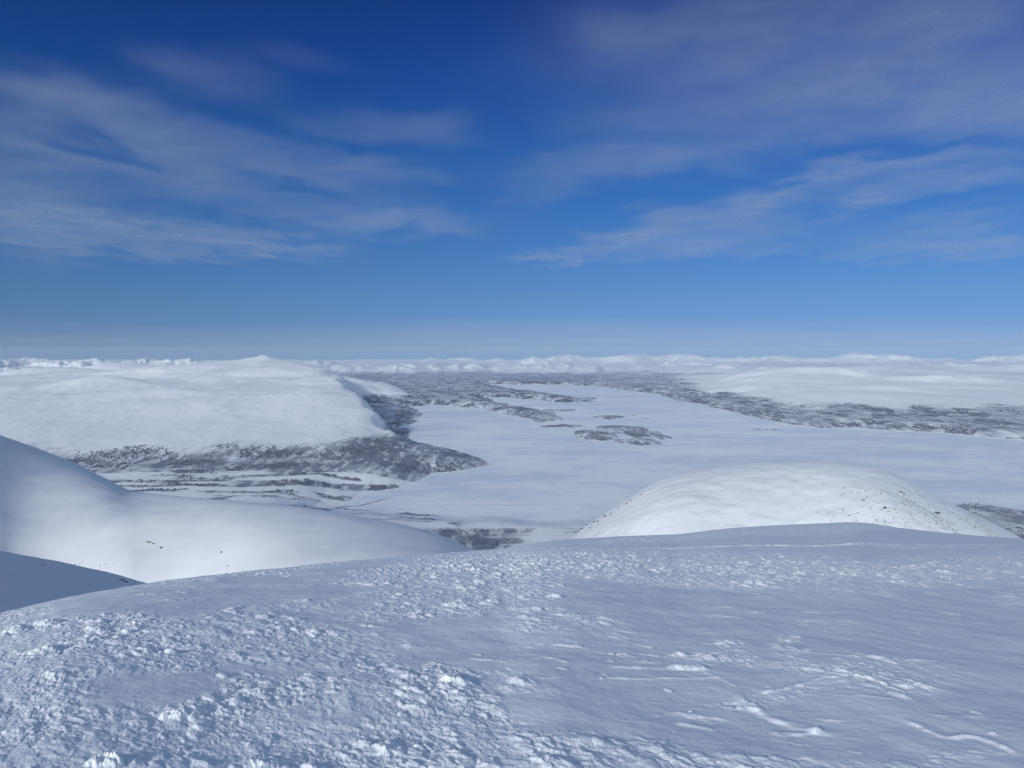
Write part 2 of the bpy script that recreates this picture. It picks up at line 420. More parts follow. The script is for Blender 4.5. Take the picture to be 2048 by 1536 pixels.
sv = sgrid()
Yv = np.geomspace(1800, 61000, 760)
def land(S, Y):
    """height above the lake, wood density. S, Y arrays of equal shape"""
    X = S * Y
    # warp the columns with noise so that nothing follows straight sight lines
    wn = fbm(X / 1500.0, Y / 1500.0, 4, 5)
    U = 1024 + F * S + wn * 26 * np.clip(Y / 9000.0, 0.5, 1.5)
    us = sorted(COLS)
    lyr = np.log(Y * (1 + 0.05 * fbm(X / 2500.0, Y / 2500.0, 4, 77)))
    prof_x = np.log(np.geomspace(1500, 130000, 420))
    prof = []
    for u in us:
        k = COLS[u]
        xs = [math.log(a * 1000) for a, b in k] + [math.log(30e3), math.log(37e3), math.log(60e3), math.log(130e3)]
        e = k[-1][1]
        ys = [b for a, b in k] + [0.5 * e + 50, 130, 100, 60]
        prof.append(pchip(xs, ys, prof_x))
    prof = np.array(prof)
    uu = np.linspace(us[0], us[-1], 700)
    dense = np.array([np.interp(uu, us, prof[:, j]) for j in range(prof.shape[1])])   # (nY, nU)
    ker = np.hanning(9); ker /= ker.sum()
    pad = np.pad(dense, ((0, 0), (4, 4)), mode='edge')
    dense = np.array([np.convolve(r, ker, 'valid') for r in pad])
    fi = np.clip((U - uu[0]) / (uu[1] - uu[0]), 0, len(uu) - 1.001)
    fj = np.clip((lyr - prof_x[0]) / (prof_x[1] - prof_x[0]), 0, len(prof_x) - 1.001)
    i0 = fi.astype(int); j0 = fj.astype(int); a = fi - i0; b = fj - j0
    H = (dense[j0, i0] * (1 - a) * (1 - b) + dense[j0, i0 + 1] * a * (1 - b)
         + dense[j0 + 1, i0] * (1 - a) * b + dense[j0 + 1, i0 + 1] * a * b)
    # relief
    Ukm = U
    big = fbm(X / 2000.0, Y / 2600.0, 5, 3, 0.42)
    med = ridged(X / 700.0, Y / 1100.0, 5, 21)
    amp = sstep(60, 300, H)
    fo = 1 + 0.7 * sstep(8500, 16000, Y)
    rdg = ridged(X / 3300.0 + 0.4 * big, Y / 2400.0, 4, 24) - 0.45
    H = H + amp * (big * 38 * fo + (med - 0.35) * 10 + rdg * 55 * sstep(7600, 11500, Y))
    for (ku, kY, kw, kd, kh) in KNOLLS:
        kx = (ku - 1024) / F * kY; rx = kw / F * kY
        ax = (X - kx + 500 * wn * 0.6) / rx; ay = (Y - kY + 260 * big) / kd
        ay = np.where(ay > 0, ay * 1.9, ay)                      # steep on the far side
        bump_ = np.exp(-(ax * ax + ay * ay) ** 1.15)
        H = H + kh * (2.1 * bump_ - 0.75 * np.exp(-((ax / 1.9) ** 2 + (ay / 1.9) ** 2)))
    H = H + sstep(15, 60, H) * fbm(X / 260.0, Y / 260.0, 5, 44) * 4.5
    # rolling far country between 18 and 36 km
    farw = sstep(17000, 24000, Y)
    H = H + farw * (fbm(X / 5200.0, Y / 7000.0, 5, 8) * 120 + 20)
    # low forested plain in the middle stays low
    mid = np.exp(-((U - 1080) / 330.0) ** 2) * (1 - sstep(24000, 31000, Y))
    H = H * (1 - 0.0 * mid)
    H = np.where(Y > 17000, H * (1 - 0.55 * mid * farw), H)
    # far ranges: three rows of fells, the last one carries the skyline
    su = np.array([p[0] for p in SKYLINE], float); sk = np.array([p[1] for p in SKYLINE], float)
    Uk = 1024 + F * S
    for (YL, YR, drop, wid, sd_) in ((21500, 28500, 17, 1700, 61), (25500, 36000, 9, 2100, 62), (30500, 47000, 0.0, 3600, 63)):
        Uw = Uk + 26 * fbm(X / 3000.0, Y / 3000.0, 4, sd_ + 30) * (0.5 if drop == 0 else 1.0)
        Yc = YL + (YR - YL) * sstep(380, 680, Uw)
        if drop == 0:
            vk = np.interp(Uw, su, sk) - 2.5
        else:
            vk = 716 + drop + 9 * gnoise(Uw / 95.0, Uw * 0 + sd_ + 0.37, sd_) + 5 * gnoise(Uw / 33.0, Uw * 0 + sd_ + 0.41, sd_ + 1)
        vk2 = (3.5 if drop == 0 else 6.0) * (ridged(Uw / 55.0, Uw * 0 + sd_ * 1.7, 4, sd_ + 20, 0.6) - 0.5)
        tt = ray(1024, vk - vk2)[1]
        top = -LAKE + EYE - tt * Yc
        base = 60.0
        yc = Yc + wid * (1.3 * gnoise(Uw / 110.0, Uw * 0 + 3.3, sd_ + 5) + 0.9 * fbm(X / 2500.0, Y / 2500.0, 4, sd_ + 41))
        q = (Y - yc) / wid
        shape = np.exp(-np.abs(q) ** 1.5)
        rg = ridged(X / 2600.0, Y / 3000.0, 5, sd_ + 9, 0.6) - 0.5
        Hr = base + (top - base) * shape * (1 + 1.3 * rg * (1 - np.exp(-(q / 0.3) ** 2)))
        H = np.maximum(H, Hr)
    H = np.where(Y > 56000, np.minimum(H, 60 + 0 * H), H)
    # shoreline
    wx = X + fbm(X / 420.0, Y / 900.0, 5, 31) * 150
    wy = Y + fbm(X / 420.0, Y / 900.0, 5, 32) * 330 * np.clip(Y / 9000, .4, 1.6)
    sd = poly_sd(wx, wy, poly)
    shore = sstep(0, 420, sd)
    lowland = sstep(17500, 11500, Y) * 0 + 1
    h = np.where(sd > 0, 1.0 + np.clip(sd, 0, 60) * 0.06 + (H - 4) * shore, -12 - 0 * sd)
    h = np.where(sd <= 0, np.maximum(-12, sd * 0.15), h)
    h = np.where((sd > 0) & (h < 1.0), 1.0, h)
    # islands and spits
    isl = np.zeros_like(h) - 99
    for (u0, u1, v0, v1, hh) in ISLANDS:
        c0 = lakept((u0 + u1) / 2, v0)[1]; c1 = lakept((u0 + u1) / 2, v1)[1]
        yc = (c0 + c1) / 2; ry = abs(c0 - c1) / 2
        xc = lakept((u0 + u1) / 2, (v0 + v1) / 2)[0] * yc / lakept((u0 + u1) / 2, (v0 + v1) / 2)[1]
        rx = (u1 - u0) / 2 / F * yc
        q = np.sqrt(((wx - xc) / rx) ** 2 + ((wy - yc) / ry) ** 2)
        isl = np.maximum(isl, (1 - q * q) * hh)
    onisl = (isl > 0.4) & (sd < 0)
    h = np.where(onisl, np.maximum(h, isl), h)
    # woods
    n = fbm(X / 700.0, Y / 1500.0, 5, 91)
    n2 = fbm(X / 2600.0, Y / 4200.0, 4, 92)
    tl = 112 + 26 * n + 14 * n2
    w = sstep(tl + 24, tl - 40, h) * sstep(1.0, 4.0, h)
    # density by region
    left_flat = (sstep(4980, 4780, Y + 250 * n) * sstep(900, 840, Uk))           # bog and meadow in front of the fell
    patch = sstep(-0.10, 0.10, fbm(X / 520.0 + Y / 900.0, Y / 130.0, 5, 95))
    w = w * (1 - left_flat) + w * left_flat * patch * 1.0
    near = sstep(4300, 3900, Y)
    hollow = sstep(3550, 3330, Y)
    w = w * (1 - near) + near * np.maximum(np.maximum(sstep(-0.25, 0.05, fbm(X / 420.0, Y / 200.0, 5, 96)) * sstep(3330, 3220, Y), sstep(0.0, 0.15, fbm(X / 300.0, Y / 160.0, 5, 98)) * 0.9 * sstep(4300, 4000, Y) * sstep(1000, 860, Uk)), sstep(1860, 1930, Uk)) * 0.95
    n3 = fbm(X / 330.0, Y / 620.0, 5, 97)
    clear = 0.78 + 0.25 * n + 0.3 * n2 + 0.5 * n3
    w = w * np.clip(clear, 0.34, 1.0)
    far = sstep(19000, 30000, Y)
    w = w * (1 - far * 0.55)
    w = np.where(Y > 27500, 0, w)
    w = np.where(onisl, 0.66 + 0.35 * n3, w)
    return h, w

S, Y = np.meshgrid(sv, Yv)
h, w = land(S, Y)
X = S * Y
verts = np.stack([X, Y, LAKE + h], -1).reshape(-1, 3)
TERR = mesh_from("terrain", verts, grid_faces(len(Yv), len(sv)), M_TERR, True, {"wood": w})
tag(TERR, "snow covered fells and forested lowland around the frozen lake", "terrain", kind="structure")
TH, TW = h, w     # kept for the forest scatter

def flat(name, x0, x1, y0, y1, z, n, mat):
    xs = np.linspace(x0, x1, n); ys = np.linspace(y0, y1, n)
    a, b = np.meshgrid(xs, ys)
    return mesh_from(name, np.stack([a, b, a * 0 + z], -1).reshape(-1, 3), grid_faces(n, n), mat)
tag(flat("frozen_lake", -16000, 16000, 2500, 21000, LAKE, 60, M_LAKE), "wide frozen lake under wind packed snow", "lake", kind="structure")
tag(flat("ground", -90000, 90000, -40000, 61000, LAKE - 16, 30, M_SLOPE), "snow covered ground reaching the horizon", "ground", kind="structure")

# ------------------------------------------------------------------ hills in the middle distance
def hill(name, px, near_d, far_d, k_near, k_far, mat, relief, label, n_s=620, n_y=420, yc_pts=None, attr=None, smooth_t=0):
    """px: crest line [(u,v)], yc_pts: [(u, Y of the crest)]; face rises to the crest along each sight column"""
    pu = np.array([p[0] for p in px], float); pv = np.array([p[1] for p in px], float)
    s_, t_ = ray(pu, pv)
    s = np.linspace(s_[0], s_[-1], n_s)
    t = pchip(s_, t_, s)
    yu = np.array([p[0] for p in yc_pts], float); yy = np.array([p[1] for p in yc_pts], float)
    yc = pchip((yu - 1024) / F, yy, s)
    q = np.linspace(-1, 1, n_y); q = np.sign(q) * np.abs(q) ** 1.35
    D = np.where(q[:, None] < 0, q[:, None] * near_d, q[:, None] * far_d) * yc[None]
    Yh = yc[None] + D
    k = np.where(D < 0, k_near, k_far) / yc[None]
    if smooth_t:
        ker = np.hanning(smooth_t); ker /= ker.sum()
        ts = np.convolve(np.pad(t, (smooth_t // 2, smooth_t // 2), mode='reflect', reflect_type='odd'), ker, 'valid')[:len(t)]
        t = t[None] + (ts - t)[None] * sstep(0.0, 0.38, np.abs(D) / yc[None])
    else:
        t = t[None] + 0 * D
    Z = EYE - t * Yh - k * D * D
    Xh = s[None] * Yh
    Z = Z + relief(Xh, Yh, D, s[None] + 0 * Yh)
    at = attr(Xh, Yh, D, s[None] + 0 * Yh) if attr else None
    Z = np.maximum(Z, LAKE - 14)
    o = mesh_from(name, np.stack([Xh, Yh, Z], -1).reshape(-1, 3), grid_faces(n_y, n_s), mat, True, at)
    tag(o, label, "hill", kind="structure")
    return Xh, Yh, Z

# long white slope coming in from the left
def rel_slope(x, y, D, s):
    r = 12 * fbm(x / 300, y / 480, 4, 201, 0.42) * sstep(0, 260, np.abs(D)) + 0.7 * fbm(x / 60, y / 110, 4, 203) * sstep(0, 90, np.abs(D))
    r = r + 0.5 * fbm(x / 45, y / 45, 4, 202)
    r = r + sstep(5, 0, np.abs(D + 6)) * 1.2 * sstep(-0.44, -0.52, s)
    return r
SL = hill("snow_ridge", [(-700, 640), (-300, 760), (-120, 826), (0, 871), (90, 903), (150, 928), (210, 957), (262, 981), (330, 990),
      (420, 998), (520, 1006), (600, 1014), (690, 1028), (760, 1040), (830, 1055), (880, 1070), (920, 1087),
      (952, 1103), (1000, 1130), (1100, 1190), (1250, 1300)],
     0.64, 0.55, 0.30, 0.9, M_SLOPE, rel_slope, "long smooth white mountain slope falling from the left edge",
     smooth_t=161, yc_pts=[(-700, 1750), (0, 1860), (260, 1520), (600, 1150), (950, 1000), (1250, 950)])

# shaded spur, nearer
def rel_spur(x, y, D, s):
    return 1.1 * fbm(x / 18, y / 18, 5, 211) * sstep(0, 12, np.abs(D)) + 0.25 * fbm(x / 5, y / 5, 4, 212)
SP = hill("shaded_spur", [(-500, 1000), (-200, 1060), (0, 1101), (60, 1113), (120, 1124), (200, 1142), (250, 1154), (292, 1168), (340, 1184), (420, 1215)],
     0.55, 0.6, 0.22, 0.7, M_SLOPE, rel_spur, "shaded steep snow spur at the left edge",
     n_s=300, n_y=260, yc_pts=[(-500, 60), (-200, 112), (0, 150), (290, 208), (420, 230)])

# rounded hill on the right
def rel_dome(x, y, D, s):
    xr = x * 0.80 + y * 0.60; yr = -x * 0.60 + y * 0.80
    edge = sstep(0, 120, np.abs(D))
    r = 9 * fbm(xr / 260, yr / 160, 4, 221) * sstep(0, 250, np.abs(D))
    r = r + 1.0 * ridged(xr / 95, yr / 34, 5, 222) * (0.35 + 0.65 * edge) + 0.7 * fbm(x / 22, y / 22, 5, 223)
    return r
def rock_dome(x, y, D, s):
    u = 1024 + F * s
    a = sstep(1560, 1850, u) * sstep(40, -160, D) * 0.85 + 0.5 * sstep(1330, 1200, u)
    a = a + 0.5 * fbm(x / 60, y / 60, 4, 231)
    return {"rock": np.clip(a, 0, 1)}
DM = hill("rounded_hill", [(1000, 1240), (1060, 1155), (1100, 1112), (1140, 1078), (1190, 1040), (1250, 1001), (1290, 976), (1330, 957),
      (1380, 943), (1430, 935), (1480, 928), (1530, 924), (1590, 922), (1640, 922), (1690, 926), (1760, 937), (1800, 953), (1850, 979),
      (1900, 1006), (1940, 1024), (1990, 1048), (2030, 1069), (2070, 1094), (2140, 1150), (2220, 1230)],
     0.36, 0.45, 1.15, 2.3, M_DOME, rel_dome, "rounded sunlit white hill with dark rocks on its right flank", n_s=760, n_y=420,
     yc_pts=[(1000, 1330), (1300, 1420), (1600, 1500), (1900, 1430), (2220, 1330)], attr=rock_dome)

# ------------------------------------------------------------------ foreground snow
EDGE = [(-500, 1300), (-200, 1262), (0, 1226), (60, 1212), (130, 1196), (230, 1178), (330, 1163), (450, 1149), (560, 1137), (700, 1123),
 (850, 1111), (940, 1103), (1000, 1098), (1080, 1085), (1140, 1079), (1250, 1073), (1350, 1069), (1450, 1058), (1530, 1052),
 (1620, 1048), (1707, 1045), (1800, 1056), (1880, 1065), (1960, 1072), (2048, 1078), (2300, 1090), (2700, 1110)]
YE = [(-500, 11), (0, 15), (300, 20), (600, 27), (1000, 38), (1300, 52), (1700, 85), (2048, 75), (2700, 70)]
eu = np.array([p[0] for p in EDGE], float); ev = np.array([p[1] for p in EDGE], float)
es, et = ray(eu, ev)
ys_, yy_ = (np.array([p[0] for p in YE], float) - 1024) / F, np.array([p[1] for p in YE], float)

def fg_base(s, Y):
    t = pchip(es, et, s)
    ye = pchip(ys_, yy_, s)
    a = -t + 2 * EYE / ye; b = -EYE / ye**2
    smax = 0.78                                     # steepest fall beyond the brow
    yk = (smax + a) / (-2 * b)                      # where slope reaches the cap
    q = a * Y + b * Y * Y
    lin = a * yk + b * yk * yk - smax * (Y - yk)
    return np.where(Y < yk, q, lin)

def fg_pt(u, v):
    s, t = ray(u, v)
    s = np.atleast_1d(s); t = np.atleast_1d(t)
    Ys = np.geomspace(2.5, 90, 900)[:, None]
    z = fg_base(s[None] + 0 * Ys, Ys + 0 * s[None])
    below = z > (EYE - t[None] * Ys)
    idx = np.argmax(below, 0)
    yy = Ys[idx, 0]
    return np.stack([s * yy, yy], -1)

def cells(x, y, size, seed, dens, rmin, rmax, p=1.4, power=1.6):
    """scattered lumps: max over jittered cells; returns height 0..1"""
    gx = x / size; gy = y / size
    ix = np.floor(gx).astype(np.int64); iy = np.floor(gy).astype(np.int64)
    out_ = np.zeros_like(x)
    for i in (-1, 0, 1):
        for j in (-1, 0, 1):
            cx = ix + i; cy = iy + j
            h1 = hash2(cx, cy, seed); h2 = hash2(cx, cy, seed + 1)
            h3 = hash2(cx, cy, seed + 2); h4 = hash2(cx, cy, seed + 3)
            on = h3 < dens
            R = rmin + (rmax - rmin) * h4 ** 2
            dx = gx - (cx + h1); dy = gy - (cy + h2)
            ang = h3 * 40.0
            el = 0.78 + 0.5 * hash2(cx, cy, seed + 5)
            ca, sa = np.cos(ang), np.sin(ang)
            d = np.sqrt(((dx * ca + dy * sa) * el) ** 2 + ((-dx * sa + dy * ca) / el) ** 2) / R
            v = np.clip(1 - d ** p, 0, 1) ** (1 / power) * R
            out_ = np.maximum(out_, np.where(on, v, 0))
    return out_

def bl(u, v, cu, cv, ru, rv, ang=0.0):
    a = math.radians(ang); du = (u - cu); dv = (v - cv)
    x = (du * math.cos(a) + dv * math.sin(a)) / ru; y = (-du * math.sin(a) + dv * math.cos(a)) / rv
    return np.exp(-(x * x + y * y) ** 1.5)

ROUGH = [  # cu,cv,ru,rv,angle,weight  -- fields of broken rime and wind crust
 (200, 1262, 330, 42, 3, 1.0), (560, 1264, 190, 44, 8, 0.95), (40, 1330, 190, 90, 0, 0.85), (240, 1325, 240, 45, 4, .85),
 (480, 1310, 200, 36, 6, .55), (560, 1400, 280, 60, -10, 0.9), (870, 1400, 240, 75, 24, 1.2), (420, 1450, 260, 70, 5, 0.95),
 (700, 1500, 520, 75, 0, 1.0), (60, 1460, 260, 110, 0, 0.9), (1120, 1500, 340, 55, 6, 0.95), (1500, 1528, 460, 26, 3, 0.7), (1850, 1535, 300, 16, 0, .6),
 (800, 1150, 130, 24, -6, 1.0), (1010, 1135, 220, 42, 0, 1.0), (860, 1200, 230, 52, 4, 0.9), (1000, 1180, 240, 60, 0, .85), (1090, 1240, 220, 40, 8, 0.75),
 (1230, 1135, 260, 40, 2, 1.0), (1500, 1145, 340, 46, 2, 1.0), (1820, 1148, 320, 38, -3, 0.95), (2020, 1135, 180, 36, 0, .85),
 (1740, 1345, 200, 30, 3, 1.15), (1562, 1318, 60, 26, -50, 1.1), (1420, 1312, 100, 18, 4, 1.0), (1570, 1388, 110, 15, -6, 1.1), (1500, 1365, 30, 20, 60, .6),
 (1330, 1215, 130, 24, 8, 0.5), (1040, 1365, 150, 26, 8, 0.6), (620, 1212, 160, 12, -4, 0.6), (2030, 1195, 60, 16, 0, .7), (780, 1290, 190, 20, 4, .55),
 (520, 1144, 380, 9, -7, .6), (1600, 1060, 230, 11, -2, .9), (1330, 1078, 200, 9, -3, .7), (1060, 1292, 160, 12, 4, .45), (1240, 1262, 120, 18, 4, .5)]
SMOOTH = [(330, 1395, 110, 28, -6, 1.0), (1020, 1320, 220, 22, 3, 0.8), (560, 1190, 260, 18, -5, 0.7), (1270, 1195, 150, 24, 6, .7)]

LINES = [  # wind crust steps: pixel polyline, height (m), width (m)
 ([(1210, 1330), (1260, 1334), (1330, 1336), (1400, 1337)], 0.055, 0.055), ([(1200, 1354), (1300, 1356), (1400, 1356), (1478, 1356)], 0.03, 0.035),
 ([(1480, 1385), (1490, 1405), (1530, 1430), (1590, 1455), (1690, 1474)], 0.055, 0.06),
 ([(1480, 1392), (1560, 1382), (1620, 1368), (1660, 1356)], 0.03, 0.035), ([(1555, 1345), (1570, 1322), (1600, 1308), (1700, 1318), (1800, 1322), (1920, 1324)], 0.03, 0.035),
 ([(1800, 1440), (1850, 1462), (1890, 1478), (1950, 1478), (1990, 1490), (2048, 1518)], 0.05, 0.05), ([(1340, 1419), (1400, 1428), (1470, 1436)], 0.03, 0.04),
 ([(1540, 1466), (1600, 1468), (1650, 1460)], 0.04, 0.05), ([(1600, 1382), (1700, 1398), (1820, 1410)], 0.02, 0.03),
 ([(1395, 1236), (1430, 1229), (1500, 1238)], 0.03, 0.05), ([(1395, 1268), (1450, 1266)], 0.025, 0.05), ([(1070, 1312), (1110, 1316), (1140, 1325)], 0.03, 0.04),
 ([(1250, 1303), (1330, 1310), (1400, 1312), (1490, 1300)], 0.03, 0.035), ([(1850, 1435), (2020, 1436)], 0.012, 0.03), ([(1110, 1332), (1140, 1336)], 0.03, 0.03),
 ([(1010, 1355), (1090, 1356), (1150, 1353)], 0.02, 0.03), ([(470, 1205), (560, 1200), (640, 1192), (700, 1184)], 0.03, 0.06), ([(560, 1170), (640, 1162)], 0.02, 0.05),
 ([(1130, 1100), (1300, 1097), (1500, 1092), (1700, 1091), (1900, 1092), (2048, 1089)], 0.12, 0.2),
 ([(1600, 1096), (1800, 1097), (2048, 1093)], 0.08, 0.2), ([(1860, 1106), (1900, 1104), (1960, 1108)], .06, .2), ([(1940, 1103), (2048, 1104)], 0.04, 0.12),
 ([(1300, 1425), (1340, 1420), (1400, 1430), (1440, 1446)], .02, .03), ([(1480, 1375), (1400, 1340)], 0.02, 0.03), ([(1350, 1440), (1440, 1458)], .03, .04),
]

def foreground():
    s = sgrid(0.70, 1500, 1.6, 60)
    Yf = np.geomspace(2.2, 130, 1400)
    Yf = np.concatenate([Yf, np.geomspace(134, 420, 30)])
    Sg, Yg = np.meshgrid(s, Yf)
    Xg = Sg * Yg
    base = fg_base(Sg, Yg)
    u, v = unray(Sg, (EYE - base) / Yg)
    wu = fbm(Xg / 1.4, Yg / 1.4, 5, 301); wv = fbm(Xg / 1.4, Yg / 1.4, 5, 302)
    sc = np.clip((v - 1040) / 300.0, 0.12, 1.3)
    un = u + wu * 120 * sc; vn = v + wv * 60 * sc
    m = np.zeros_like(u)
    for (cu, cv, ru, rv, an, wt) in ROUGH:
        m = np.maximum(m, wt * bl(un, vn, cu, cv, ru, rv, an))
    for (cu, cv, ru, rv, an, wt) in SMOOTH:
        m = m * (1 - wt * bl(un, vn, cu, cv, ru, rv, an))
    vis = sstep(1.25, 0.9, Yg / pchip(ys_, yy_, s)[None])
    m = m * (0.25 + 0.75 * vis) * sstep(2.2, 3.0, Yg)
    # gentle drift relief everywhere
    z = base + 0.05 * fbm(Xg / 2.2, Yg / 2.2, 4, 310) * sstep(2.5, 6, Yg) + 0.012 * fbm(Xg / 0.45, Yg / 0.6, 4, 311)
    # the crust surface itself is rippled where it is broken
    mm = sstep(0.10, 0.60, m)
    dx = fbm(Xg / 0.11, Yg / 0.11, 4, 320) * 0.05; dy = fbm(Xg / 0.11, Yg / 0.11, 4, 321) * 0.05
    # lumps lean along the wind (rotated, slightly stretched frame)
    ca, sa = math.cos(rad(28)), math.sin(rad(28))
    xr = (Xg * ca + Yg * sa) + dx; yr = (-Xg * sa + Yg * ca) * 0.58 + dy
    big = cells(xr, yr, 0.30, 331, 0.60, 0.14, 0.60, 1.3, 1.25) * 0.20
    mid = cells(xr + 5, yr + 3, 0.13, 341, 0.75, 0.25, 0.75, 1.3, 1.3) * 0.13
    sml = cells(xr + 9, yr + 1, 0.055, 351, 0.7, 0.3, 0.8, 1.3, 1.2) * 0.055
    clus = sstep(-0.15, 0.35, fbm(Xg / 0.7, Yg / 0.7, 3, 361))
    rough = np.clip(m, 0, 1.3) * ((0.50 + 0.28 * sstep(10, 22, Yg)) + (0.50 - 0.28 * sstep(10, 22, Yg)) * sstep(-0.30, 0.22, fbm(Xg / 0.95, Yg / 1.3, 4, 363)))
    amp = mm * rough
    big = big * (1 - 0.9 * sstep(1220, 1420, u) * sstep(1520, 1470, v)) * (1 - 0.45 * sstep(12, 22, Yg))
    jag = ridged(xr / 0.06, yr / 0.06, 4, 371, 0.55)
    hgt = 0.64 * amp * (big * (0.25 + 0.75 * clus) * (0.85 + 0.25 * jag) + mid * (0.68 + 0.45 * sstep(10, 20, Yg)) * (0.5 + 0.5 * clus) + sml * (0.55 + 0.75 * sstep(9, 20, Yg))) 
    hgt = hgt + amp * 0.013 * (jag - 0.4)
    # stray small crumbs on the smooth crust
    stray = cells(xr + 20, yr + 11, 0.20, 381, 0.20, 0.05, 0.16, 1.5, 1.3) * 0.12
    hgt = hgt + (1 - mm) * stray * sstep(0.0, 0.3, fbm(Xg / 1.6, Yg / 1.6, 3, 383) + 0.12)
    # thin wind steps (elongated across the view)
    st = cells((Xg + dx * 1.5) / 1.0, (Yg + 0.25 * Xg + dy * 1.5) * 7.0, 0.6, 391, 0.42, 0.08, 0.40, 1.6, 1.2)
    hgt = hgt + (1 - 0.7 * mm) * st * 0.060 * sstep(-0.05, 0.3, fbm(Xg / 2.5, Yg / 2.5, 3, 393))
    # traced ridges
    for pts, hh, ww in LINES:
        P = fg_pt(*np.array(pts, float).T)
        xw = Xg + dx * 0.7 ; yw = Yg + dy * 1.0
        bx0, bx1 = P[:, 0].min() - 1, P[:, 0].max() + 1
        by0, by1 = P[:, 1].min() - 1, P[:, 1].max() + 1
        sel = (xw > bx0) & (xw < bx1) & (yw > by0) & (yw < by1)
        if not sel.any(): continue
        px, py = xw[sel], yw[sel]
        d2 = np.full(px.shape, 1e9); side = np.zeros_like(px); L = 0; tot = np.sum(np.hypot(*np.diff(P, axis=0).T)); along = np.zeros_like(px)
        for i in range(len(P) - 1):
            ax, ay = P[i]; ex, ey = P[i + 1] - P[i]; ln = math.hypot(ex, ey)
            tt = np.clip(((px - ax) * ex + (py - ay) * ey) / ln**2, 0, 1)
            ddx, ddy = px - ax - ex * tt, py - ay - ey * tt
            dd = ddx**2 + ddy**2
            cl = dd < d2
            d2 = np.where(cl, dd, d2); side = np.where(cl, ddy, side)
            along = np.where(cl, (L + tt * ln) / tot, along); L += ln
        d = np.sqrt(d2) * np.sign(side)
        d = np.where(d > 0, d / 2.6, d)      # steep toward the viewer, long tail behind
        taper = sstep(0, 0.15, along) * sstep(1, 0.8, along) * (0.75 + 0.5 * gnoise(px / 0.15, py / 0.15, 401))
        hgt[sel] += 0.42 * hh * taper * np.exp(-(d / (0.55 * ww)) ** 2)
    # block of crust standing at the end of the long ridge
    P = fg_pt(np.array([1392.0, 1355.0]), np.array([1338.0, 1336.0]))
    for (bx, by), rr, hh in ((P[0], 0.10, 0.11), (P[1], 0.08, 0.07)):
        d = np.maximum(np.abs(Xg - bx + dx) / rr, np.abs(Yg - by + dy) / rr)
        hgt += hh * 0.30 * sstep(1.4, 0.5, d) * (0.7 + 0.5 * jag)
    # large lump close at the bottom edge
    P = fg_pt(np.array([215.0]), np.array([1528.0]))[0]
    d = np.hypot((Xg - P[0]) / 0.13 + dx * 6, (Yg - P[1]) / 0.10 + dy * 6)
    hgt += 0.05 * np.clip(1 - d**1.6, 0, 1) * (0.4 + 1.1 * jag)
    z = z + hgt
    o = mesh_from("snow_slope", np.stack([Xg, Yg, z], -1).reshape(-1, 3), grid_faces(len(Yf), len(s)), M_NEAR, True, {'rime': np.clip(mm * 0.45 + hgt / 0.045, 0, 1)})
    tag(o, "wind crusted snow with broken rime lumps in the foreground", "snow", kind="structure")
foreground()
b = flat("snow_ground", -150, 150, -300, 2.4, -0.35, 20, M_NEAR)
tag(b, "trodden snow where the viewer stands", "snow", kind="structure")

# ------------------------------------------------------------------ birch woods (one mass each)
def forest(name, label, sel, n, wmul, hmul, pxsize, wmin=0.15):
    """scatter small twiggy clumps over the terrain cells picked out by sel"""
    ww = TW ** 1.5 * sel * np.where(Y < 7000, 0.10 + 0.90 * sstep(-0.05, 0.22, 0.6 * fbm(X / 40.0 + Y / 120.0, Y / 160.0, 5, 611, 0.65) + 0.6 * fbm(X / 420.0, Y / 300.0, 4, 612)),
        0.04 + 0.96 * sstep(-0.02, 0.25, fbm(X / 300.0, Y / 420.0, 6, 613, 0.6)))
    ww[:, :3] = 0; ww[:, -3:] = 0; ww[-3:] = 0
    # weight = density * cell area as seen (screen) so that distant woods stay affordable
    wt = np.where(ww > wmin, ww, 0) * np.clip(TH, 0.0, 1.0)
    vis_dt = np.abs(np.gradient((EYE - LAKE - TH) / Y, axis=0)) + 2e-5
    wt = wt * vis_dt
    cdf = np.cumsum(wt.ravel()); cdf /= cdf[-1]
    idx = np.searchsorted(cdf, rng.random(n))
    r = np.clip(idx // TW.shape[1], 0, len(Yv) - 2); c = np.clip(idx % TW.shape[1], 0, len(sv) - 2)
    a = rng.random(n); b_ = rng.random(n)
    yy = Yv[r] * (1 - a) + Yv[r + 1] * a
    ss = sv[c] * (1 - b_) + sv[c + 1] * b_
    hh = (TH[r, c] * (1 - a) * (1 - b_) + TH[r + 1, c] * a * (1 - b_) + TH[r, c + 1] * (1 - a) * b_ + TH[r + 1, c + 1] * a * b_)
    xx = ss * yy
    R = (0.5 + rng.random(n)) * pxsize * yy / F * wmul
    Hh = (3.0 + 4.0 * rng.random(n)) * hmul
    k = 5
    ang = rng.random(n)[:, None] * 6.28 + np.arange(k)[None] * (2 * math.pi / k)
    rr = R[:, None] * (0.6 + 0.6 * rng.random((n, k)))
    px = xx[:, None] + np.cos(ang) * rr; py = yy[:, None] + np.sin(ang) * rr
    pz = (LAKE + hh)[:, None] - 1.0 + Hh[:, None] * 0.45 * rng.random((n, k))
    top = np.stack([xx + R * 0.3 * rng.standard_normal(n), yy + 0 * xx, LAKE + hh + Hh], -1)
    vv = np.concatenate([np.stack([px, py, pz], -1), top[:, None]], 1).reshape(-1, 3)
    base = (np.arange(n) * (k + 1))[:, None]
    f = np.stack([np.stack([base[:, 0] + i, base[:, 0] + (i + 1) % k, base[:, 0] + k], -1) for i in range(k)], 1).reshape(-1, 3)
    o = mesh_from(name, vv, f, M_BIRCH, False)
    tag(o, label, "forest", kind="stuff")
UU = 1024 + F * S
forest("birch_forest", "bare birch forest along the foot of the big snowy fell", (Y < 7600) & (Y > 4050) & (UU < 1000), 15000, 0.8, 0.9, 2.4)
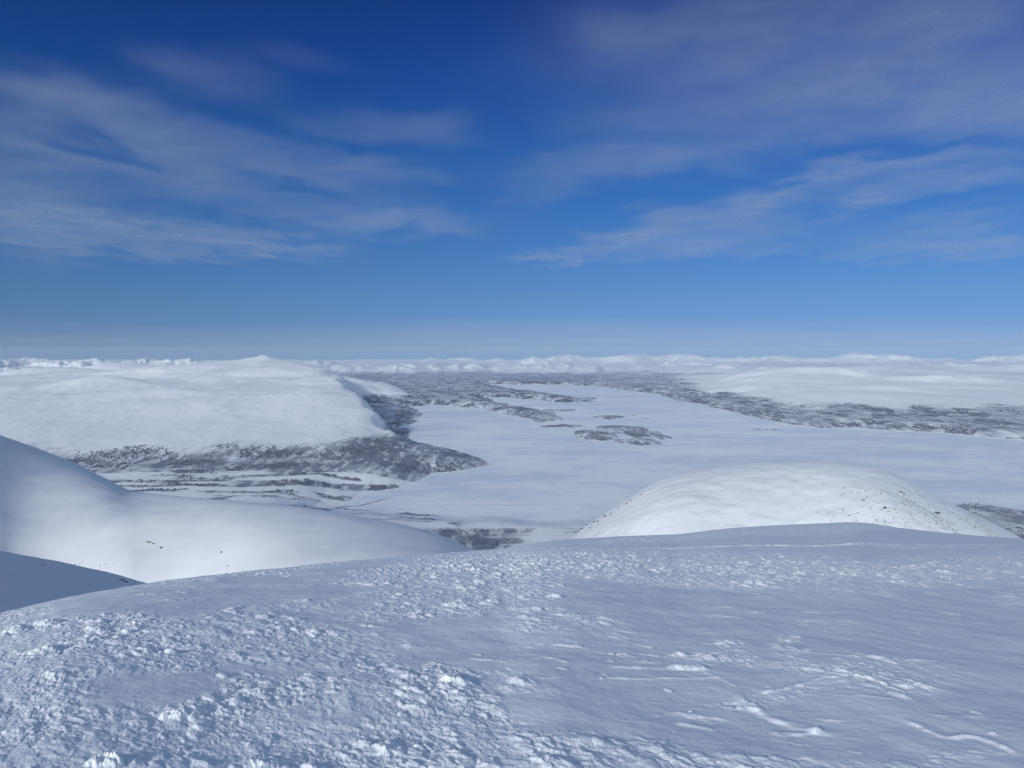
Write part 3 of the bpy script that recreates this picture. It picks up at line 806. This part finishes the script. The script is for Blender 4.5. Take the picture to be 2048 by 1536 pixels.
forest("birch_forest", "dark birch wood in the valley bottom nearest the viewer", (Y <= 4050) & (UU < 1700), 8000, 1.0, 1.0, 2.2)
forest("birch_forest", "dark birch wood behind the rocky end of the rounded hill", (Y <= 4300) & (UU >= 1700), 5000, 1.0, 1.0, 2.2)
forest("birch_forest", "bare birch forest along the right hand lake shore", (Y > 6000) & (UU >= 1200) & (Y < 24000) & ~((UU < 1360) & (Y < 10500)), 9000, 0.95, 0.9, 2.6)
forest("birch_forest", "birch covered islands in the middle of the lake", (Y > 6000) & (UU > 1050) & (UU < 1360) & (Y < 10800), 2200, 0.7, 0.9, 2.4, 0.1)
forest("birch_forest", "blue hazy forest on the lowland at the far end of the lake", (Y >= 7600) & (UU < 1200) & ~((UU > 1050) & (Y < 10800)), 8000, 1.1, 0.9, 2.6)

# ------------------------------------------------------------------ open stream winding to the lake
def stream(name, px, wdt, label):
    P = lakept(*np.array(px, float).T)
    tt = np.linspace(0, 1, 60); k = np.linspace(0, 1, len(P))
    cx = pchip(k, P[:, 0], tt); cy = pchip(k, P[:, 1], tt)
    tx, ty = np.gradient(cx), np.gradient(cy); ln = np.hypot(tx, ty); nx, ny = -ty / ln, tx / ln
    w_ = wdt * (0.6 + 0.5 * np.sin(tt * 17) ** 2) * (np.sin(tt * math.pi) ** 0.4 + 0.1)
    # sample the terrain height under it
    def th(x, y):
        hh, _ = land((x / y)[None], y[None]); return np.maximum(hh[0], 0.5)
    rows = []
    for sgn in (-1, 0, 1):
        x = cx + nx * w_ * sgn; y = cy + ny * w_ * sgn
        rows.append(np.stack([x, y, LAKE + th(x, y) + 1.2], -1))
    vv = np.array(rows).reshape(-1, 3)
    o = mesh_from(name, vv, grid_faces(3, 60), M_WATER)
    tag(o, label, "river", kind="structure")
stream("river", [(640, 1024), (662, 1024), (676, 1018), (690, 1013), (712, 1013), (741, 1006), (765, 1000), (783, 995)], 3.4, "dark open river winding through the snowy valley")

# ------------------------------------------------------------------ rocks
def rock_mesh(seed):
    r = random.Random(seed)
    import bmesh
    bm = bmesh.new(); bmesh.ops.create_icosphere(bm, subdivisions=2, radius=1.0)
    for vtx in bm.verts:
        c = vtx.co
        f = 1 + 0.28 * math.sin(c.x * 3.1 + seed) * math.cos(c.y * 2.7 - seed) + r.uniform(-0.13, 0.13)
        vtx.co = Vector((c.x * f * 1.25, c.y * f, c.z * f * 0.72))
    me = bpy.data.meshes.new("rock"); bm.to_mesh(me); bm.free(); me.materials.append(M_ROCK)
    return me
ROCKS = [rock_mesh(i) for i in range(6)]

class Surf:
    def __init__(self, g): self.X, self.Y, self.Z = g
    def hit(self, u, v):
        s, t = ray(u, v); s = float(s); t = float(t)
        sc = self.X[0] / self.Y[0]
        c = int(np.clip(np.searchsorted(sc, s), 0, len(sc) - 1))
        y = self.Y[:, c]; z = self.Z[:, c]
        ab = z > EYE - t * y
        if not ab.any(): return None
        i = int(np.argmax(ab))
        return Vector((s * y[i], y[i], z[i]))
dome, slope, spur = Surf(DM), Surf(SL), Surf(SP)

def rock(surf, u, v, size, label, group, big=False):
    p = surf.hit(u, v)
    if p is None: return
    o = bpy.data.objects.new("rock", random.choice(ROCKS))
    scene.collection.objects.link(o)
    o.location = p - Vector((0, 0, size * 0.15))
    o.rotation_euler = (random.uniform(-.2, .2), random.uniform(-.2, .2), random.uniform(0, 6.28))
    o.scale = (size * random.uniform(.8, 1.5), size, size * random.uniform(.6, 1.0))
    tag(o, label, "rock", group)
G1 = "dark rocks scattered over the right flank of the rounded hill"
L1 = "small dark rock sticking out of the snow on the rounded hill's right flank"
cl = [(1870, 1030, 22, 14), (1865, 1042, 16, 8), (1790, 1018, 26, 12), (1810, 985, 26, 10), (1880, 1012, 22, 8), (1940, 1035, 40, 14),
      (1770, 1045, 30, 8), (1900, 1060, 34, 8), (1960, 1052, 28, 8), (1720, 1000, 50, 22), (1700, 1035, 50, 10), (1760, 985, 40, 10)]
wts = [30, 12, 20, 13, 13, 36, 12, 18, 16, 20, 12, 14]
for (cu, cv, ru, rv), n in zip(cl, wts):
    for _ in range(n):
        u_ = random.gauss(cu, ru * .6); v_ = random.gauss(cv, rv * .6)
        rock(dome, u_, v_, random.uniform(0.6, 1.3), L1, G1)
for _ in range(16):
    u_ = random.uniform(1178, 1310); v_ = np.interp(u_, [1140, 1190, 1250, 1290, 1330], [1078, 1040, 1001, 976, 957]) + random.uniform(2, 9)
    rock(dome, u_, v_, random.uniform(1.0, 2.2), "small dark rock along the steep left edge of the rounded hill", "rocks along the left edge of the rounded hill")
for u_, v_, sz, lb in ((1872, 1026, 3.2, "largest dark outcrop in the rock cluster on the rounded hill"),
                       (1769, 1017, 2.8, "flat dark rock low in the middle of the rounded hill"),
                       (1800, 984, 2.4, "dark rock high on the shoulder of the rounded hill right of its summit")):
    rock(dome, u_, v_, sz, lb, None)
for u_, v_ in ((293, 1084), (301, 1087), (307, 1089), (297, 1086)):
    rock(slope, u_, v_, 1.1, "tiny dark rock in the short row on the long white slope", "row of rocks on the long white slope")
rock(slope, 443, 1107, 1.3, "single dark rock low on the long white slope", None)
rock(slope, 322, 1096, 1.4, "pale half buried rock right of the row on the long white slope", None)
for u_, v_ in ((150, 1129), (160, 1131), (200, 1134), (212, 1133), (226, 1133), (455, 1133)):
    rock(slope, u_, v_, 0.7, "tiny rock in the snow just above the shaded spur", "rocks just above the shaded spur")
for u_, v_, sz in ((243, 1163, .32), (251, 1164, .36), (238, 1160, .25), (268, 1166, .2), (84, 1131, .22)):
    rock(spur, u_, v_, sz, "dark rock half buried on the shaded spur at left", "rocks on the shaded spur")

# ------------------------------------------------------------------ clouds: a thin layer high above, wholly over the haze
CZ = 3600.0
def cloud_layer():
    rr = np.concatenate([np.geomspace(1500, 60000, 260), np.geomspace(62000, 262000, 90)])
    az = np.concatenate([np.radians(np.linspace(-180, -50, 160, endpoint=False)), np.radians(np.linspace(-50, 50, 420, endpoint=False)), np.radians(np.linspace(50, 180, 160))])
    A, R = np.meshgrid(az, rr)
    Xc, Yc = R * np.sin(A), R * np.cos(A)
    zc = CZ + 160 * fbm(Xc / 9000, Yc / 9000, 4, 501) - R * R / (2 * 7450e3)   # the layer follows the curve of the earth
    front = np.clip(Yc, 500, None)
    s = Xc / front; t = -(zc - EYE) / front
    u, v = unray(s, t)
    wx = u + 95 * fbm(Xc / 1900, Yc / 3200, 5, 511, 0.6); wv = v + 44 * fbm(Xc / 1900, Yc / 3200, 5, 512, 0.6)
    d = np.zeros_like(u)
    BANKS = [(40, 400, 170, 110, 10, .75), (90, 190, 240, 42, 21, .55), (200, 310, 330, 60, 20, .6), (330, 250, 330, 42, 18, .55), (160, 460, 300, 42, 6, .7),
             (420, 340, 360, 46, 12, .55), (390, 150, 150, 48, 14, .42), (590, 120, 110, 22, 8, .18), (740, 255, 190, 34, 6, .42), (880, 245, 60, 22, -12, .3), (560, 300, 240, 30, 16, .42),
             (790, 345, 120, 24, 2, .5), (620, 350, 160, 22, 14, .4), (740, 440, 220, 30, 1, .85), (880, 430, 60, 20, 0, .3), (400, 470, 260, 26, 8, .7), (560, 492, 130, 14, 2, .8), (330, 505, 140, 12, 4, .5),
             (1750, 90, 560, 150, -4, .85), (2000, 200, 240, 90, -10, .8), (1560, 210, 320, 70, -6, .5), (1240, 75, 100, 48, -10, .30), (1400, 60, 220, 50, -10, .36), (1300, 235, 190, 32, -8, .28),
             (1230, 325, 220, 42, -4, .55), (1120, 375, 110, 24, -14, .4), (1400, 310, 200, 34, -2, .4), (1640, 270, 260, 34, -6, .45),
             (1120, 510, 90, 12, -4, .85), (1190, 488, 90, 16, -18, .6), (1300, 455, 150, 28, -20, .8), (1480, 420, 200, 34, -18, .85), (1680, 350, 200, 26, -13, .8), (1880, 318, 180, 22, -6, .6),
             (1400, 485, 190, 30, -3, .75), (1560, 450, 120, 20, -8, .5), (1720, 405, 110, 26, -22, .8), (1860, 368, 200, 22, -8, .8), (2010, 355, 120, 30, 0, .6),
             (1860, 450, 190, 28, -8, .7), (1960, 490, 170, 26, -4, .85), (1780, 500, 120, 14, -2, .5), (1740, 522, 100, 6, 0, .5), (1560, 500, 90, 12, -6, .4)]
    for b_ in BANKS:
        q = b_[5] * bl(wx, wv, *b_[:5])
        d = 1 - (1 - d) * (1 - 0.8 * q)
    gaps = [(1490, 362, 80, 11, 6), (1590, 372, 70, 10, -10), (215, 300, 150, 20, 18), (1850, 406, 200, 7, -6), (405, 425, 60, 20, 10), (610, 378, 110, 14, 12), (1850, 298, 190, 12, -6), (1650, 425, 50, 14, -10), (540, 452, 50, 14, 4), (500, 240, 60, 14, 30)]
    for g in gaps:
        d = d * (1 - 0.8 * bl(wx, wv, *g))
    d = np.where(Yc > 500, d, 0)
    # horizon veil
    veil = 0.40 * sstep(628, 690, v + 26 * fbm(Xc / 26000, Yc / 60000, 4, 515)) * (1 - 0.35 * sstep(672, 705, v))
    veil = veil * (1 - 0.5 * sstep(685, 708, v)) * (0.55 + 0.45 * sstep(300, 1300, u))
    d = np.where(Yc > 36000, np.maximum(d, veil), d)
    # patches over and behind the viewer whose shadows fall on lake and fells
    def shade(px, py, rx, ry, wt, gz):
        k = (CZ - gz) / Lz
        cx, cy = px + Lx * k, py + Ly * k
        return wt * np.exp(-(((Xc - cx + 300 * fbm(Xc / 900, Yc / 900, 3, 541)) / rx) ** 2 + ((Yc - cy + 300 * fbm(Xc / 900, Yc / 900, 3, 542)) / ry) ** 2) ** 1.5)
    def shade_px(u_, v_, Yp, rx, ry, wt):
        s_, t_ = ray(u_, v_)
        return shade(float(s_) * Yp, Yp, rx, ry, wt, EYE - float(t_) * Yp)
    sh = np.zeros_like(d)
    for a in ((1965, 886, 6900, 260, 250, .8), (930, 1055, 3650, 330, 170, .45), (1120, 1045, 3700, 300, 130, .4),
              (235, 770, 10000, 280, 300, .5)):
        sh = np.maximum(sh, shade_px(*a))
    near = (Yc < 8000) & (R < 45000)
    mottle_veil = 0.14 * sstep(0.0, 0.6, fbm(Xc / 700, Yc / 700, 4, 531))
    # unseen thin cover, added overhead and behind to mottle the light on the slopes
    d = np.where(Yc < 3000, np.maximum(d, mottle_veil * sstep(20000, 9000, R)), d)
    d = np.maximum(d * 0.50, np.where(Yc < 4500, sh, 0))
    t = NT("cloud")
    c = t.coord()
    cm = t.mapping(c, (1.0, 1.0, 1.0), rad(20))
    n1 = t.noise(t.mapping(c, (1.0, 0.66, 1.0), rad(4)), 0.00042, 6, 0.56)
    n2 = t.noise(cm, 0.0009, 5, 0.6)
    nn = t.math('ADD', t.math('MULTIPLY', n1, 0.58), t.math('MULTIPLY', n2, 0.42))
    a = t.attr("cover")
    f = t.math('MULTIPLY', a, t.math('MAXIMUM', t.rng(nn, 0.32, 0.68, 0.55, 1.10), t.math('MULTIPLY', t.attr('calm'), 0.85)))
    tr = t.n("ShaderNodeBsdfTransparent"); tl = t.n("ShaderNodeBsdfTranslucent"); tl.inputs[0].default_value = (0.70, 0.73, 0.74, 1)
    df = t.n("ShaderNodeBsdfDiffuse"); df.inputs[0].default_value = (0.70, 0.72, 0.78, 1)
    m1 = t.n("ShaderNodeMixShader"); m1.inputs[0].default_value = 0.3
    t.l(tl.outputs[0], m1.inputs[1]); t.l(df.outputs[0], m1.inputs[2])
    m2 = t.n("ShaderNodeMixShader"); t.l(f, m2.inputs[0]); t.l(tr.outputs[0], m2.inputs[1]); t.l(m1.outputs[0], m2.inputs[2])
    t.l(m2.outputs[0], t.out.inputs[0])
    o = mesh_from("clouds", np.stack([Xc, Yc, zc], -1).reshape(-1, 3), grid_faces(len(rr), len(az)), t.m, True, {"cover": d, "calm": sstep(30000, 60000, R)})
    tag(o, "thin veils of grey cloud across the blue sky", "clouds", kind="structure")
cloud_layer()

# ------------------------------------------------------------------ air
def haze():
    x0, x1, y0, y1, z0, z1 = -92000, 92000, -42000, 62000, LAKE - 17.5, 160.0
    v_ = [(x, y, z) for z in (z0, z1) for y in (y0, y1) for x in (x0, x1)]
    f_ = [(0, 2, 3, 1), (4, 5, 7, 6), (0, 1, 5, 4), (2, 6, 7, 3), (0, 4, 6, 2), (1, 3, 7, 5)]
    t = NT("air")
    p = t.n("ShaderNodeVolumePrincipled")
    p.inputs["Color"].default_value = (0.57, 0.74, 1.0, 1)
    p.inputs["Density"].default_value = 0.000015
    p.inputs["Anisotropy"].default_value = -0.2
    t.l(p.outputs[0], t.out.inputs["Volume"])
    o = mesh_from("haze", v_, f_, t.m, False)
    tag(o, "thin blue air over the distant fells", "haze", kind="stuff")
haze()
